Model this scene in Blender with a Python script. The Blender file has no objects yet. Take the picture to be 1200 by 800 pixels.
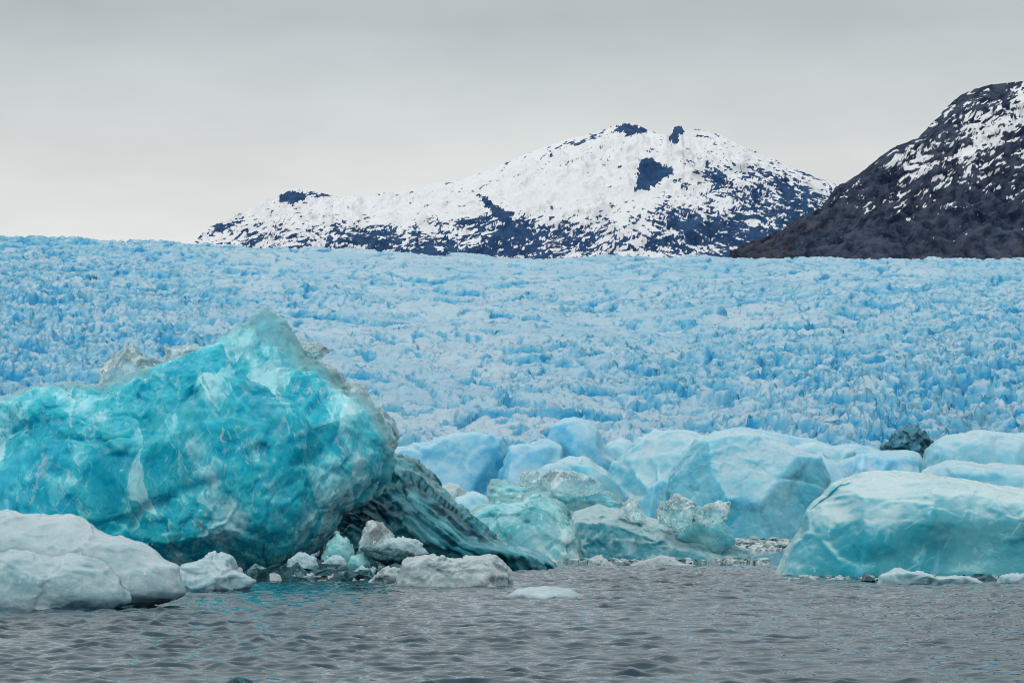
import bpy, math
import numpy as np
R = math.radians
sc = bpy.context.scene
COL = sc.collection

# ------------------------------------------------------------------ camera
F = 2823.0            # focal length in photo pixels (1200 wide)
PITCH = math.atan(212.0 / F)
CAM_H = 2.5
cam_d = bpy.data.cameras.new("camera"); cam = bpy.data.objects.new("camera", cam_d); COL.objects.link(cam)
cam_d.sensor_width = 36.0; cam_d.lens = 36.0 * F / 1200.0
cam_d.clip_start = 0.5; cam_d.clip_end = 60000
cam.location = (0, 0, CAM_H); cam.rotation_euler = (R(90) + PITCH, 0, 0)
sc.camera = cam
CP, SP = math.cos(PITCH), math.sin(PITCH)

# ------------------------------------------------------------------ sky and sun
SUN_EL, SUN_AZ = R(48), R(205)       # behind the camera, a little to the left
world = bpy.data.worlds.new("World"); sc.world = world; world.use_nodes = True
wt = world.node_tree; wn, wl = wt.nodes, wt.links
wn.clear()
w_out = wn.new("ShaderNodeOutputWorld"); w_bg = wn.new("ShaderNodeBackground")
w_sky = wn.new("ShaderNodeTexSky"); w_sky.sky_type = 'NISHITA'; w_sky.sun_disc = False
w_sky.sun_elevation = SUN_EL; w_sky.sun_rotation = SUN_AZ
w_tc = wn.new("ShaderNodeTexCoord"); w_sep = wn.new("ShaderNodeSeparateXYZ")
wl.new(w_tc.outputs["Generated"], w_sep.inputs[0])
w_ramp = wn.new("ShaderNodeValToRGB")         # overcast deck: pale at the horizon, greyer above
cr = w_ramp.color_ramp
cr.elements[0].position = 0.0; cr.elements[0].color = (0.80, 0.80, 0.795, 1)
cr.elements[1].position = 1.0; cr.elements[1].color = (0.73, 0.775, 0.795, 1)
for pos, c in ((0.11, (0.78, 0.785, 0.775)), (0.15, (0.67, 0.69, 0.68)), (0.205, (0.445, 0.495, 0.51)), (0.30, (0.545, 0.60, 0.625)), (0.5, (0.67, 0.72, 0.745))):
    e = cr.elements.new(pos); e.color = (*c, 1)
wl.new(w_sep.outputs["Z"], w_ramp.inputs["Fac"])
w_map = wn.new("ShaderNodeMapping"); w_map.inputs["Scale"].default_value = (4.0, 4.0, 14.0)
wl.new(w_tc.outputs["Generated"], w_map.inputs["Vector"])
w_noise = wn.new("ShaderNodeTexNoise"); w_noise.inputs["Scale"].default_value = 1.6
w_noise.inputs["Detail"].default_value = 5; w_noise.inputs["Roughness"].default_value = 0.5
wl.new(w_map.outputs[0], w_noise.inputs["Vector"])
w_mr = wn.new("ShaderNodeMapRange"); w_mr.inputs["From Min"].default_value = 0.3; w_mr.inputs["From Max"].default_value = 0.7
w_mr.inputs["To Min"].default_value = 0.90; w_mr.inputs["To Max"].default_value = 1.07
wl.new(w_noise.outputs["Fac"], w_mr.inputs["Value"])
w_mul = wn.new("ShaderNodeVectorMath"); w_mul.operation = 'SCALE'
wl.new(w_ramp.outputs["Color"], w_mul.inputs[0]); wl.new(w_mr.outputs[0], w_mul.inputs["Scale"])
w_s2 = wn.new("ShaderNodeVectorMath"); w_s2.operation = 'SCALE'; w_s2.inputs["Scale"].default_value = 10.8
wl.new(w_mul.outputs[0], w_s2.inputs[0])
w_mix = wn.new("ShaderNodeMix"); w_mix.data_type = 'RGBA'; w_mix.inputs["Factor"].default_value = 0.96
wl.new(w_sky.outputs[0], w_mix.inputs["A"]); wl.new(w_s2.outputs[0], w_mix.inputs["B"])
wl.new(w_mix.outputs["Result"], w_bg.inputs["Color"]); w_bg.inputs["Strength"].default_value = 0.1
wl.new(w_bg.outputs[0], w_out.inputs["Surface"])

sun_d = bpy.data.lights.new("sun", 'SUN'); sun = bpy.data.objects.new("sun", sun_d); COL.objects.link(sun)
sun_d.energy = 1.5; sun_d.angle = R(14); sun_d.color = (1.0, 0.96, 0.91)
sd = np.array([math.cos(SUN_EL) * math.sin(SUN_AZ), math.cos(SUN_EL) * math.cos(SUN_AZ), math.sin(SUN_EL)])
from mathutils import Vector
sun.rotation_euler = Vector(sd).to_track_quat('Z', 'Y').to_euler()
sun.location = (0, -50, 80)

sc.view_settings.view_transform = 'Standard'; sc.view_settings.look = 'None'
sc.view_settings.exposure = 0.0; sc.view_settings.gamma = 1.0; sc.view_settings.use_curve_mapping = False
sc.cycles.use_denoising = True; sc.cycles.filter_width = 1.05
try: sc.cycles.denoiser = 'OPENIMAGEDENOISE'
except Exception: pass
sc.cycles.max_bounces = 14; sc.cycles.transmission_bounces = 12; sc.cycles.diffuse_bounces = 4
sc.cycles.glossy_bounces = 4; sc.cycles.caustics_reflective = False; sc.cycles.caustics_refractive = True

# ------------------------------------------------------------------ helpers
def at(u, v, Y):
    """world x, z of photo pixel (u, v) at distance Y"""
    u = np.asarray(u, float); v = np.asarray(v, float)
    dx = (u - 600) / F; dz = (400 - v) / F
    wy = CP - dz * SP; wz = SP + dz * CP
    return dx / wy * Y, CAM_H + wz / wy * Y

def to_px(x, y, z):
    z = z - CAM_H
    f = y * CP + z * SP; up = -y * SP + z * CP
    return 600 + x / f * F, 400 - up / f * F

M32 = 0xFFFFFFFF
def _h(ix, iy, iz, seed):
    h = (ix.astype(np.int64) * 374761393 + iy.astype(np.int64) * 668265263 + iz.astype(np.int64) * 2147483647 + seed * 1274126177) & M32
    h = ((h ^ (h >> 13)) * 1274126177) & M32
    h = ((h ^ (h >> 16)) * 2246822519) & M32
    return (h ^ (h >> 15)) & M32
def _r(h): return (h & 0xFFFFFF) / float(0xFFFFFF)

def perlin(p, seed=0):
    p = np.asarray(p); i = np.floor(p).astype(np.int64); f = p - i
    w = f * f * f * (f * (f * 6 - 15) + 10)
    out = np.zeros(len(p))
    for dx in (0, 1):
        for dy in (0, 1):
            for dz in (0, 1):
                h = _h(i[:, 0] + dx, i[:, 1] + dy, i[:, 2] + dz, seed)
                a = (h & 1023) * (2 * math.pi / 1024); c = ((h >> 10) & 1023) / 511.5 - 1
                s = np.sqrt(np.maximum(0, 1 - c * c))
                g = np.cos(a) * s * (f[:, 0] - dx) + np.sin(a) * s * (f[:, 1] - dy) + c * (f[:, 2] - dz)
                out += g * np.where(dx, w[:, 0], 1 - w[:, 0]) * np.where(dy, w[:, 1], 1 - w[:, 1]) * np.where(dz, w[:, 2], 1 - w[:, 2])
    return out
def fbm(p, oct=4, seed=0, rough=0.5, ridged=False):
    out = 0; a = 1.0; t = 0
    for o in range(oct):
        n = perlin(np.asarray(p) * 2.03 ** o + o * 17.3, seed + o)
        if ridged: n = 0.5 - np.abs(n) * 1.6
        out = out + a * n; t += a; a *= rough
    return out / t
def worley(p, seed=0, dim=3):
    """F1, F2, cell hash, vector from the nearest seed"""
    p = np.asarray(p); i = np.floor(p).astype(np.int64); n = len(p)
    f1 = np.full(n, 9.0); f2 = np.full(n, 9.0); hid = np.zeros(n, np.int64); vec = np.zeros((n, 3))
    for dx in (-1, 0, 1):
        for dy in (-1, 0, 1):
            for dz in ((-1, 0, 1) if dim == 3 else (0,)):
                cx, cy, cz = i[:, 0] + dx, i[:, 1] + dy, i[:, 2] + dz
                h = _h(cx, cy, cz, seed)
                v = np.stack([p[:, 0] - cx - _r(h), p[:, 1] - cy - _r(h * 7919 + 13 & M32), (p[:, 2] - cz - _r(h * 104729 + 71 & M32)) if dim == 3 else np.zeros(n)], 1)
                d = np.sqrt((v ** 2).sum(1))
                m = d < f1
                f2 = np.where(m, f1, np.minimum(f2, d))
                f1 = np.where(m, d, f1); hid = np.where(m, h, hid); vec[m] = v[m]
    return f1, f2, hid, vec
def sstep(a, b, x):
    t = np.clip((x - a) / (b - a), 0, 1); return t * t * (3 - 2 * t)

def np_mesh(name, verts, quads, mat, smooth=True, attrs=None):
    me = bpy.data.meshes.new(name)
    nq = len(quads); k = quads.shape[1]
    me.vertices.add(len(verts)); me.vertices.foreach_set("co", np.ascontiguousarray(verts, np.float32).ravel())
    me.loops.add(nq * k); me.loops.foreach_set("vertex_index", np.ascontiguousarray(quads, np.int32).ravel())
    me.polygons.add(nq); me.polygons.foreach_set("loop_start", np.arange(0, nq * k, k, dtype=np.int32))
    me.update(calc_edges=True)
    me.polygons.foreach_set("use_smooth", np.full(nq, smooth, dtype=bool))
    for an, av in (attrs or {}).items():
        a = me.attributes.new(an, 'FLOAT', 'POINT'); a.data.foreach_set("value", np.ascontiguousarray(av, np.float32))
    if mat: me.materials.append(mat)
    me.update()
    return me
def grid_quads(nr, nc):
    i = np.arange(nr * nc).reshape(nr, nc)
    return np.stack([i[:-1, :-1].ravel(), i[:-1, 1:].ravel(), i[1:, 1:].ravel(), i[1:, :-1].ravel()], 1)
def link(name, me, parent=None, loc=(0, 0, 0)):
    o = bpy.data.objects.new(name, me); COL.objects.link(o); o.location = loc
    if parent: o.parent = parent
    return o
def tag(o, label=None, cat=None, group=None, kind=None):
    if label: o["label"] = label
    if cat: o["category"] = cat
    if group: o["group"] = group
    if kind: o["kind"] = kind
    return o

# ------------------------------------------------------------------ materials
class NT:
    def __init__(s, name):
        s.m = bpy.data.materials.new(name); s.m.use_nodes = True
        s.t = s.m.node_tree; s.t.nodes.clear()
        s.out = s.n("ShaderNodeOutputMaterial")
    def n(s, typ, **kw):
        x = s.t.nodes.new(typ)
        for k, v in kw.items(): setattr(x, k, v)
        return x
    def l(s, a, b): s.t.links.new(a, b)
    def val(s, sock, v):
        if hasattr(v, "is_output") or isinstance(v, bpy.types.NodeSocket): s.l(v, sock)
        elif isinstance(v, (tuple, list)) and len(v) == 3 and sock.type == 'RGBA': sock.default_value = (*v, 1)
        else: sock.default_value = v
    def noise(s, vec, scale, detail=4, rough=0.5, dist=0.0):
        x = s.n("ShaderNodeTexNoise"); s.l(vec, x.inputs["Vector"])
        x.inputs["Scale"].default_value = scale; x.inputs["Detail"].default_value = detail
        x.inputs["Roughness"].default_value = rough; x.inputs["Distortion"].default_value = dist
        return x.outputs["Fac"], x.outputs["Color"]
    def voro(s, vec, scale, feature='F1', out="Distance"):
        x = s.n("ShaderNodeTexVoronoi", feature=feature); s.l(vec, x.inputs["Vector"]); x.inputs["Scale"].default_value = scale
        return x.outputs[out]
    def ramp(s, v, a, b, lo=0.0, hi=1.0):
        x = s.n("ShaderNodeMapRange", interpolation_type='SMOOTHSTEP'); s.l(v, x.inputs["Value"])
        for k, w in zip(("From Min", "From Max", "To Min", "To Max"), (a, b, lo, hi)): x.inputs[k].default_value = w
        return x.outputs[0]
    def math(s, op, a, b=0.0):
        x = s.n("ShaderNodeMath", operation=op); s.val(x.inputs[0], a); s.val(x.inputs[1], b); return x.outputs[0]
    def mix(s, f, a, b):
        x = s.n("ShaderNodeMix", data_type='RGBA'); s.val(x.inputs["Factor"], f); s.val(x.inputs["A"], a); s.val(x.inputs["B"], b)
        return x.outputs["Result"]
    def addv(s, a, b, k):
        sc_ = s.n("ShaderNodeVectorMath", operation='SCALE'); s.l(b, sc_.inputs[0]); sc_.inputs["Scale"].default_value = k
        x = s.n("ShaderNodeVectorMath", operation='ADD'); s.l(a, x.inputs[0]); s.l(sc_.outputs[0], x.inputs[1]); return x.outputs[0]
    def obj(s, scale=(1, 1, 1), rot=(0, 0, 0)):
        tc = s.n("ShaderNodeTexCoord"); mp = s.n("ShaderNodeMapping")
        s.l(tc.outputs["Object"], mp.inputs["Vector"]); mp.inputs["Scale"].default_value = scale; mp.inputs["Rotation"].default_value = rot
        return mp.outputs[0]
    def stretch(s, vec, ang, scale):
        """coordinates drawn out along the direction that rises to the right by ang degrees"""
        mp = s.n("ShaderNodeMapping", vector_type='TEXTURE'); s.l(vec, mp.inputs["Vector"])
        mp.inputs["Rotation"].default_value = (0, R(-ang), 0); mp.inputs["Scale"].default_value = tuple(1.0 / x for x in scale)
        return mp
    def bump(s, h, strength, dist, normal=None):
        x = s.n("ShaderNodeBump"); s.l(h, x.inputs["Height"]); x.inputs["Strength"].default_value = strength; x.inputs["Distance"].default_value = dist
        if normal: s.l(normal, x.inputs["Normal"])
        return x.outputs[0]
    def bsdf(s, **kw):
        x = s.n("ShaderNodeBsdfPrincipled")
        for k, v in kw.items(): s.val(x.inputs[k.replace("_", " ")], v)
        s.l(x.outputs[0], s.out.inputs["Surface"]); return x

def ice(name, deep, mid, pale, S=1.0, streak=((35, 0.22), (-52, 0.3)), bias=0.0, contrast=1.0, vein=0.6, patch=0.5, trans=0.0, milk=0.5, sss=0.0, sss_r=(0.3, 0.8, 1.0),
        rough=(0.12, 0.45), bump=0.5, bsize=0.25, facet=0.3, fsize=0.5, absorb=None, frost_light=None, frost_light_amt=0.6, rim=0.0, scratch=0.0):
    """glacier ice: dense blue body with fracture planes, milky bubbly patches and healed cracks, weathered white crust and some painted brightness on upward faces"""
    t = NT(name)
    v = t.obj()
    _, wob = t.noise(v, 0.5 / S, 4, 0.6)
    v2 = t.addv(v, wob, 0.9 * S)
    n1, _ = t.noise(v2, 0.3 / S, 8, 0.62, 0.4)
    f = n1
    for (ang, k) in streak:                                     # bands and fracture planes in two directions
        mp = t.stretch(v2, ang, (k, 0.8, 1.25))
        n2, _ = t.noise(mp.outputs[0], 0.9 / S, 6, 0.65, 0.3)
        cell = t.voro(mp.outputs[0], 0.75 / S, 'F1', "Color"); cs = t.n("ShaderNodeSeparateColor"); t.l(cell, cs.inputs[0])
        f = t.math('ADD', f, t.math('MULTIPLY', t.math('SUBTRACT', n2, 0.5), 0.65 * contrast))
        f = t.math('ADD', f, t.math('MULTIPLY', t.math('SUBTRACT', cs.outputs[0], 0.5), 0.17 * patch))
    f = t.math('ADD', f, bias)
    c = t.mix(t.ramp(f, 0.30, 0.52), deep, mid)
    pf = t.ramp(f, 0.50, 0.78)
    c = t.mix(pf, c, pale)
    ve = t.voro(v2, 0.7 / S, 'DISTANCE_TO_EDGE'); vm, _ = t.noise(v, 0.5 / S, 3)
    vf = t.math('MULTIPLY', t.ramp(ve, 0.0, 0.022, 1, 0), t.ramp(vm, 0.54, 0.66, 0, vein * 0.8))
    c = t.mix(vf, c, pale)
    sp, _ = t.noise(v2, 2.2 / S, 6, 0.75, 1.0)
    c = t.mix(t.ramp(sp, 0.60, 0.72, 0, vein), c, pale)
    if scratch:                                                 # thin bubble trains and healed fractures
        for (ang, k, hz) in [(a_, k_, h_) for h_ in (3.0, 8.5) for (a_, k_) in streak]:
            mp = t.stretch(v2, ang + 8, (0.16, 0.7, 1.0))
            n3, _ = t.noise(mp.outputs[0], hz / S, 3, 0.55, 0.2); n4, _ = t.noise(v, 0.55 / S, 3, 0.6)
            c = t.mix(t.math('MULTIPLY', t.ramp(n3, 0.61, 0.70, 0, scratch), t.ramp(n4, 0.42, 0.6)), c, (0.72, 0.90, 0.93))
            c = t.mix(t.math('MULTIPLY', t.ramp(n3, 0.36, 0.31, 0, scratch * 0.7), t.ramp(n4, 0.58, 0.42)), c, tuple(x * 0.55 for x in deep))
    ff = 0.0
    if frost_light:
        g = t.n("ShaderNodeNewGeometry"); gs = t.n("ShaderNodeSeparateXYZ"); t.l(g.outputs["Normal"], gs.inputs[0])
        fr, _ = t.noise(v, 1.1 / S, 6, 0.65)
        ff = t.ramp(t.math('ADD', gs.outputs["Z"], t.math('MULTIPLY', t.math('SUBTRACT', fr, 0.5), 1.3)), 0.30, 0.95, 0, frost_light_amt)
        c = t.mix(ff, c, frost_light)
    rm = None
    if rim:                                                     # thin bubble free edges
        ra = t.n("ShaderNodeAttribute", attribute_name="rim").outputs["Fac"]
        rm = t.ramp(t.math('ADD', ra, t.math('MULTIPLY', t.math('SUBTRACT', n1, 0.5), 1.0)), 0.25, 0.95, 0, rim)
        c = t.mix(rm, c, (0.46, 0.88, 0.93))
    b1, _ = t.noise(v2, 1.0 / bsize, 7, 0.62, 0.3)
    b2 = t.voro(v2, 0.5 / bsize, 'F1')
    nrm = None
    if facet:                                                   # small broken planes, each with its own tilt
        g2 = t.n("ShaderNodeNewGeometry"); nv = g2.outputs["Normal"]
        for (sz, kk) in ((fsize, facet), (fsize * 0.36, facet * 0.8)):
            mp = t.stretch(v2, streak[0][0], (0.45, 1, 1))
            vc = t.voro(mp.outputs[0], 1.0 / sz, 'F1', "Color")
            off = t.n("ShaderNodeVectorMath", operation='SUBTRACT'); t.l(vc, off.inputs[0]); off.inputs[1].default_value = (0.5, 0.5, 0.5)
            nv = t.addv(nv, off.outputs[0], kk)
        nz = t.n("ShaderNodeVectorMath", operation='NORMALIZE'); t.l(nv, nz.inputs[0]); nrm = nz.outputs[0]
    nrm = t.bump(b2, bump * 0.4, bsize * 0.7, nrm)
    nrm = t.bump(b1, bump, bsize * 0.6, nrm)
    rn, _ = t.noise(v, 0.9 / S, 4)
    ro = t.ramp(rn, 0.35, 0.65, rough[0], rough[1])
    kw = dict(Base_Color=c, Roughness=ro, IOR=1.31, Normal=nrm)
    if trans:
        kw["Transmission_Weight"] = t.math('MULTIPLY', trans, t.math('SUBTRACT', 1.0, t.math('MULTIPLY', t.math('MAXIMUM', pf, ff), milk)))
        if rim:
            mm = t.n("ShaderNodeMix", data_type='FLOAT'); t.l(rm, mm.inputs["Factor"]); t.l(kw["Transmission_Weight"], mm.inputs["A"]); mm.inputs["B"].default_value = 0.70
            kw["Transmission_Weight"] = mm.outputs["Result"]
    b = t.bsdf(**kw)
    if sss:
        b.inputs["Subsurface Weight"].default_value = sss; b.inputs["Subsurface Radius"].default_value = sss_r; b.inputs["Subsurface Scale"].default_value = 1.0
    if absorb:
        va = t.n("ShaderNodeVolumeAbsorption"); va.inputs["Color"].default_value = (*absorb[0], 1); va.inputs["Density"].default_value = absorb[1]
        t.l(va.outputs[0], t.out.inputs["Volume"])
    return t.m

ICE_TEAL = ice("teal_ice", (0.0, 0.55, 0.79), (0.02, 0.77, 0.95), (0.66, 0.94, 0.98), S=1.3, streak=((58, 0.22), (-70, 0.28)), patch=1.8, contrast=1.5, bias=-0.08, vein=0.8, scratch=0.8, sss=0.3, sss_r=(0.1, 0.4, 0.5), rough=(0.05, 0.3),
               bump=0.5, bsize=0.4, facet=0.6, fsize=0.9, frost_light=(0.60, 0.84, 0.88), frost_light_amt=0.1)
ICE_DARK = ice("dark_striated_ice", (0.0, 0.05, 0.08), (0.008, 0.23, 0.30), (0.13, 0.48, 0.56), S=0.8, streak=((-42, 0.07), (-48, 0.10)), contrast=1.45, bias=-0.02, vein=0.4, trans=0.25, milk=0.8,
               rough=(0.03, 0.2), bump=0.3, bsize=0.3, facet=0.2, fsize=0.4, absorb=((0.1, 0.78, 0.88), 0.2), frost_light=(0.20, 0.46, 0.52), frost_light_amt=0.5)
ICE_CLEAR = ice("clear_ice", (0.52, 0.76, 0.80), (0.70, 0.85, 0.87), (0.86, 0.91, 0.91), S=0.55, trans=0.72, milk=0.6, rough=(0.0, 0.12), bump=0.3, bsize=0.35, facet=0.4, fsize=0.7, sss=0.5, sss_r=(0.2, 0.4, 0.45),
                absorb=((0.30, 0.90, 0.95), 0.15), vein=0.4)
ICE_CLEARBLUE = ice("clear_blue_ice", (0.10, 0.50, 0.58), (0.28, 0.66, 0.72), (0.62, 0.82, 0.84), S=1.0, trans=0.45, milk=0.6, rough=(0.02, 0.2), bump=0.4, bsize=0.4, facet=0.5, fsize=0.8, sss=0.6, sss_r=(0.2, 0.7, 0.9),
                    absorb=((0.2, 0.90, 0.96), 0.08), vein=0.4, frost_light=(0.56, 0.72, 0.74), frost_light_amt=0.45)
ICE_MATTE = ice("matte_teal_ice", (0.012, 0.17, 0.23), (0.03, 0.25, 0.32), (0.13, 0.36, 0.42), S=0.9, streak=((8, 0.3), (-30, 0.4)), vein=0.25, patch=0.3, rough=(0.12, 0.35), bump=0.45, bsize=0.3, facet=0.25, fsize=0.5,
                sss=0.4, sss_r=(0.1, 0.4, 0.5), frost_light=(0.38, 0.51, 0.53), frost_light_amt=0.9)
ICE_WHITE = ice("white_floe_ice", (0.20, 0.43, 0.50), (0.36, 0.54, 0.60), (0.55, 0.66, 0.70), S=0.9, streak=((-25, 0.3), (30, 0.4)), bias=0.03, contrast=0.8, vein=0.2, patch=0.2, trans=0.3, milk=0.5, sss=0.9, sss_r=(0.25, 0.4, 0.45),
                rough=(0.0, 0.14), bump=0.5, bsize=0.16, facet=0.14, fsize=0.22, absorb=((0.4, 0.88, 0.93), 0.3), frost_light=(0.60, 0.69, 0.72), frost_light_amt=0.6, scratch=0.2)  # brightness of the lit tops is put into the upward-face colour
ICE_HEART = ice("white_floe_heart", (0.50, 0.70, 0.75), (0.70, 0.82, 0.85), (0.86, 0.91, 0.92), S=0.8, contrast=0.8, vein=0.2, rough=(0.3, 0.6), bump=0.4, bsize=0.25, facet=0.2, fsize=0.4)
ICE_GREY = ice("grey_floe_ice", (0.30, 0.44, 0.48), (0.47, 0.59, 0.62), (0.66, 0.73, 0.745), S=0.5, vein=0.3, patch=0.3, trans=0.45, milk=0.6, sss=0.6, sss_r=(0.08, 0.12, 0.13), rough=(0.0, 0.2), bump=0.35, bsize=0.16,
               facet=0.25, fsize=0.25, absorb=((0.5, 0.85, 0.9), 0.3), frost_light=(0.64, 0.68, 0.69), frost_light_amt=0.6)
ICE_BLACK = ice("black_wet_ice", (0.008, 0.045, 0.06), (0.02, 0.10, 0.125), (0.20, 0.36, 0.40), S=0.4, bias=-0.04, contrast=1.3, vein=0.4, patch=0.4, rough=(0.03, 0.2), bump=0.5, bsize=0.15, facet=0.6, fsize=0.3)
ICE_DIRTY = ice("dirty_ice", (0.015, 0.10, 0.15), (0.05, 0.21, 0.29), (0.20, 0.40, 0.52), S=3.0, contrast=1.3, rough=(0.3, 0.6), bump=0.8, bsize=1.0, facet=0.6, fsize=3)
ICE_PALE = ice("pale_blue_ice", (0.04, 0.35, 0.50), (0.16, 0.47, 0.59), (0.42, 0.61, 0.67), S=6.0, patch=0.3, contrast=0.8, vein=0.05, sss=0.9, sss_r=(0.8, 2.4, 3.2),
               rough=(0.15, 0.45), bump=0.45, bsize=0.8, facet=0.08, fsize=2.0, frost_light=(0.50, 0.61, 0.66), frost_light_amt=0.7, scratch=0.15)
ICE_BLUE = ice("far_blue_ice", (0.02, 0.32, 0.55), (0.11, 0.43, 0.61), (0.36, 0.58, 0.68), S=6.0, patch=0.3, contrast=0.8, vein=0.05, sss=0.9, sss_r=(0.8, 2.4, 3.4),
               rough=(0.2, 0.5), bump=0.45, bsize=0.8, facet=0.08, fsize=2.0, frost_light=(0.44, 0.59, 0.67), frost_light_amt=0.7, scratch=0.15)
ICE_RIGHT = ice("milky_teal_ice", (0.012, 0.34, 0.45), (0.13, 0.47, 0.56), (0.48, 0.64, 0.68), S=4.0, streak=((62, 0.3), (20, 0.4)), patch=0.1, contrast=0.5, bias=-0.02, vein=0.1, trans=0.15, sss=0.9, sss_r=(0.3, 1.0, 1.2),
                rough=(0.02, 0.2), bump=0.35, bsize=0.35, facet=0.08, fsize=0.5, frost_light=(0.53, 0.67, 0.70), frost_light_amt=0.95, scratch=0.25)  # pale upper faces: light passing through the ice is put into this colour

def glass_ice(name, col, dens, facet=0.35, fsize=0.7, bump=0.25, bsize=0.35, milk=0.3, milk_col=(0.75, 0.88, 0.90), S=1.0, rough=(0.0, 0.10), ang=40, tint=(0.93, 0.98, 0.99)):
    """bubble free ice one sees into: refracting, blue with depth, with bubbly white planes and bruises"""
    t = NT(name); v = t.obj(); _, wob = t.noise(v, 0.5 / S, 4, 0.6); v2 = t.addv(v, wob, 0.9 * S)
    g2 = t.n("ShaderNodeNewGeometry"); nv = g2.outputs["Normal"]
    for (sz, kk, an, st) in ((fsize, facet, ang, 0.4), (fsize * 0.4, facet * 0.8, ang - 25, 0.45)):
        mp = t.stretch(v2, an, (st, 1, 1))
        vc = t.voro(mp.outputs[0], 1.0 / sz, 'F1', "Color")
        off = t.n("ShaderNodeVectorMath", operation='SUBTRACT'); t.l(vc, off.inputs[0]); off.inputs[1].default_value = (0.5, 0.5, 0.5)
        nv = t.addv(nv, off.outputs[0], kk)
    nz = t.n("ShaderNodeVectorMath", operation='NORMALIZE'); t.l(nv, nz.inputs[0])
    b1, _ = t.noise(v2, 1.0 / bsize, 6, 0.6, 0.3)
    nrm = t.bump(b1, bump, bsize * 0.5, nz.outputs[0])
    mp = t.stretch(v2, ang + 20, (0.3, 1, 1.1))
    m1, _ = t.noise(mp.outputs[0], 0.8 / S, 7, 0.68, 0.3)
    ve = t.voro(mp.outputs[0], 0.8 / S, 'DISTANCE_TO_EDGE'); vm, _ = t.noise(v, 0.6 / S, 3)
    mk = t.math('MAXIMUM', t.ramp(m1, 0.42, 0.66, 0.12, milk), t.math('MULTIPLY', t.ramp(ve, 0, 0.03, 1, 0), t.ramp(vm, 0.5, 0.65, 0, milk)))
    rn, _ = t.noise(v, 0.9 / S, 4)
    t.bsdf(Base_Color=t.mix(mk, tint, milk_col), Roughness=t.ramp(rn, 0.35, 0.65, *rough), IOR=1.31, Normal=nrm, Transmission_Weight=t.math('SUBTRACT', 1.0, mk))
    va = t.n("ShaderNodeVolumeAbsorption"); va.inputs["Color"].default_value = (*col, 1); va.inputs["Density"].default_value = dens
    t.l(va.outputs[0], t.out.inputs["Volume"])
    return t.m

ICE_SHELL = ice("teal_glass_ice", (0.0, 0.60, 0.80), (0.03, 0.73, 0.89), (0.40, 0.82, 0.91), S=1.5, streak=((62, 0.25), (-66, 0.3)), patch=1.6, contrast=1.3, bias=0.03, trans=0.5, milk=0.6, sss=0.7,
               sss_r=(0.25, 0.9, 1.1), rough=(0.0, 0.06), bump=0.35, bsize=0.3, facet=0.30, fsize=0.8, vein=0.6, absorb=((0.05, 0.86, 0.96), 0.10), frost_light=(0.60, 0.82, 0.85), frost_light_amt=0.15, rim=1.0, scratch=0.75)
ICE_CLEAR = glass_ice("clear_ice", (0.25, 0.90, 0.95), 0.35, S=0.5, fsize=0.8, facet=0.10, milk=0.6, bump=0.18, bsize=0.3, milk_col=(0.72, 0.90, 0.93))
ICE_CLEARBLUE = ice("clear_blue_ice", (0.18, 0.68, 0.77), (0.38, 0.82, 0.88), (0.72, 0.92, 0.94), S=1.1, patch=0.8, contrast=1.0, trans=0.45, milk=0.5, sss=0.7, sss_r=(0.3, 0.9, 1.1), rough=(0.0, 0.16),
               bump=0.25, bsize=0.35, facet=0.12, fsize=1.0, vein=0.3, absorb=((0.12, 0.88, 0.96), 0.14), frost_light=(0.62, 0.82, 0.85), frost_light_amt=0.4, rim=0.8, scratch=0.6)
ICE_CLEARCORE = ice("clear_blue_heart", (0.08, 0.52, 0.64), (0.22, 0.70, 0.80), (0.60, 0.88, 0.92), S=1.1, patch=0.8, rough=(0.2, 0.5), bump=0.4, bsize=0.4, facet=0.4, fsize=0.6, sss=0.4, sss_r=(0.2, 0.6, 0.7))

def glacier_mat():
    t = NT("glacier_ice"); v = t.obj()
    a = t.n("ShaderNodeAttribute", attribute_name="blue").outputs["Fac"]
    d = t.n("ShaderNodeAttribute", attribute_name="dirt").outputs["Fac"]
    n1, _ = t.noise(v, 0.16, 5, 0.6); n2, _ = t.noise(v, 0.011, 4, 0.55)
    f = t.math('ADD', a, t.math('MULTIPLY', t.math('SUBTRACT', n1, 0.5), 0.7))
    crust = t.mix(t.ramp(n2, 0.38, 0.62), (0.33, 0.53, 0.66), (0.43, 0.58, 0.68))
    c = t.mix(t.ramp(f, 0.12, 0.55), crust, (0.13, 0.42, 0.61))
    c = t.mix(t.ramp(f, 0.5, 0.95), c, (0.010, 0.28, 0.55))
    dn, _ = t.noise(v, 0.07, 6, 0.7)
    c = t.mix(t.math('MULTIPLY', t.ramp(dn, 0.5, 0.72, 0.0, 1.0), t.math('ADD', d, 0.10)), c, (0.16, 0.25, 0.30))
    b1, _ = t.noise(v, 0.35, 6, 0.65)
    nrm = t.bump(b1, 1.0, 2.0)
    t.bsdf(Base_Color=c, Roughness=0.6, Normal=nrm, Specular_IOR_Level=0.3)
    return t.m
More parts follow.
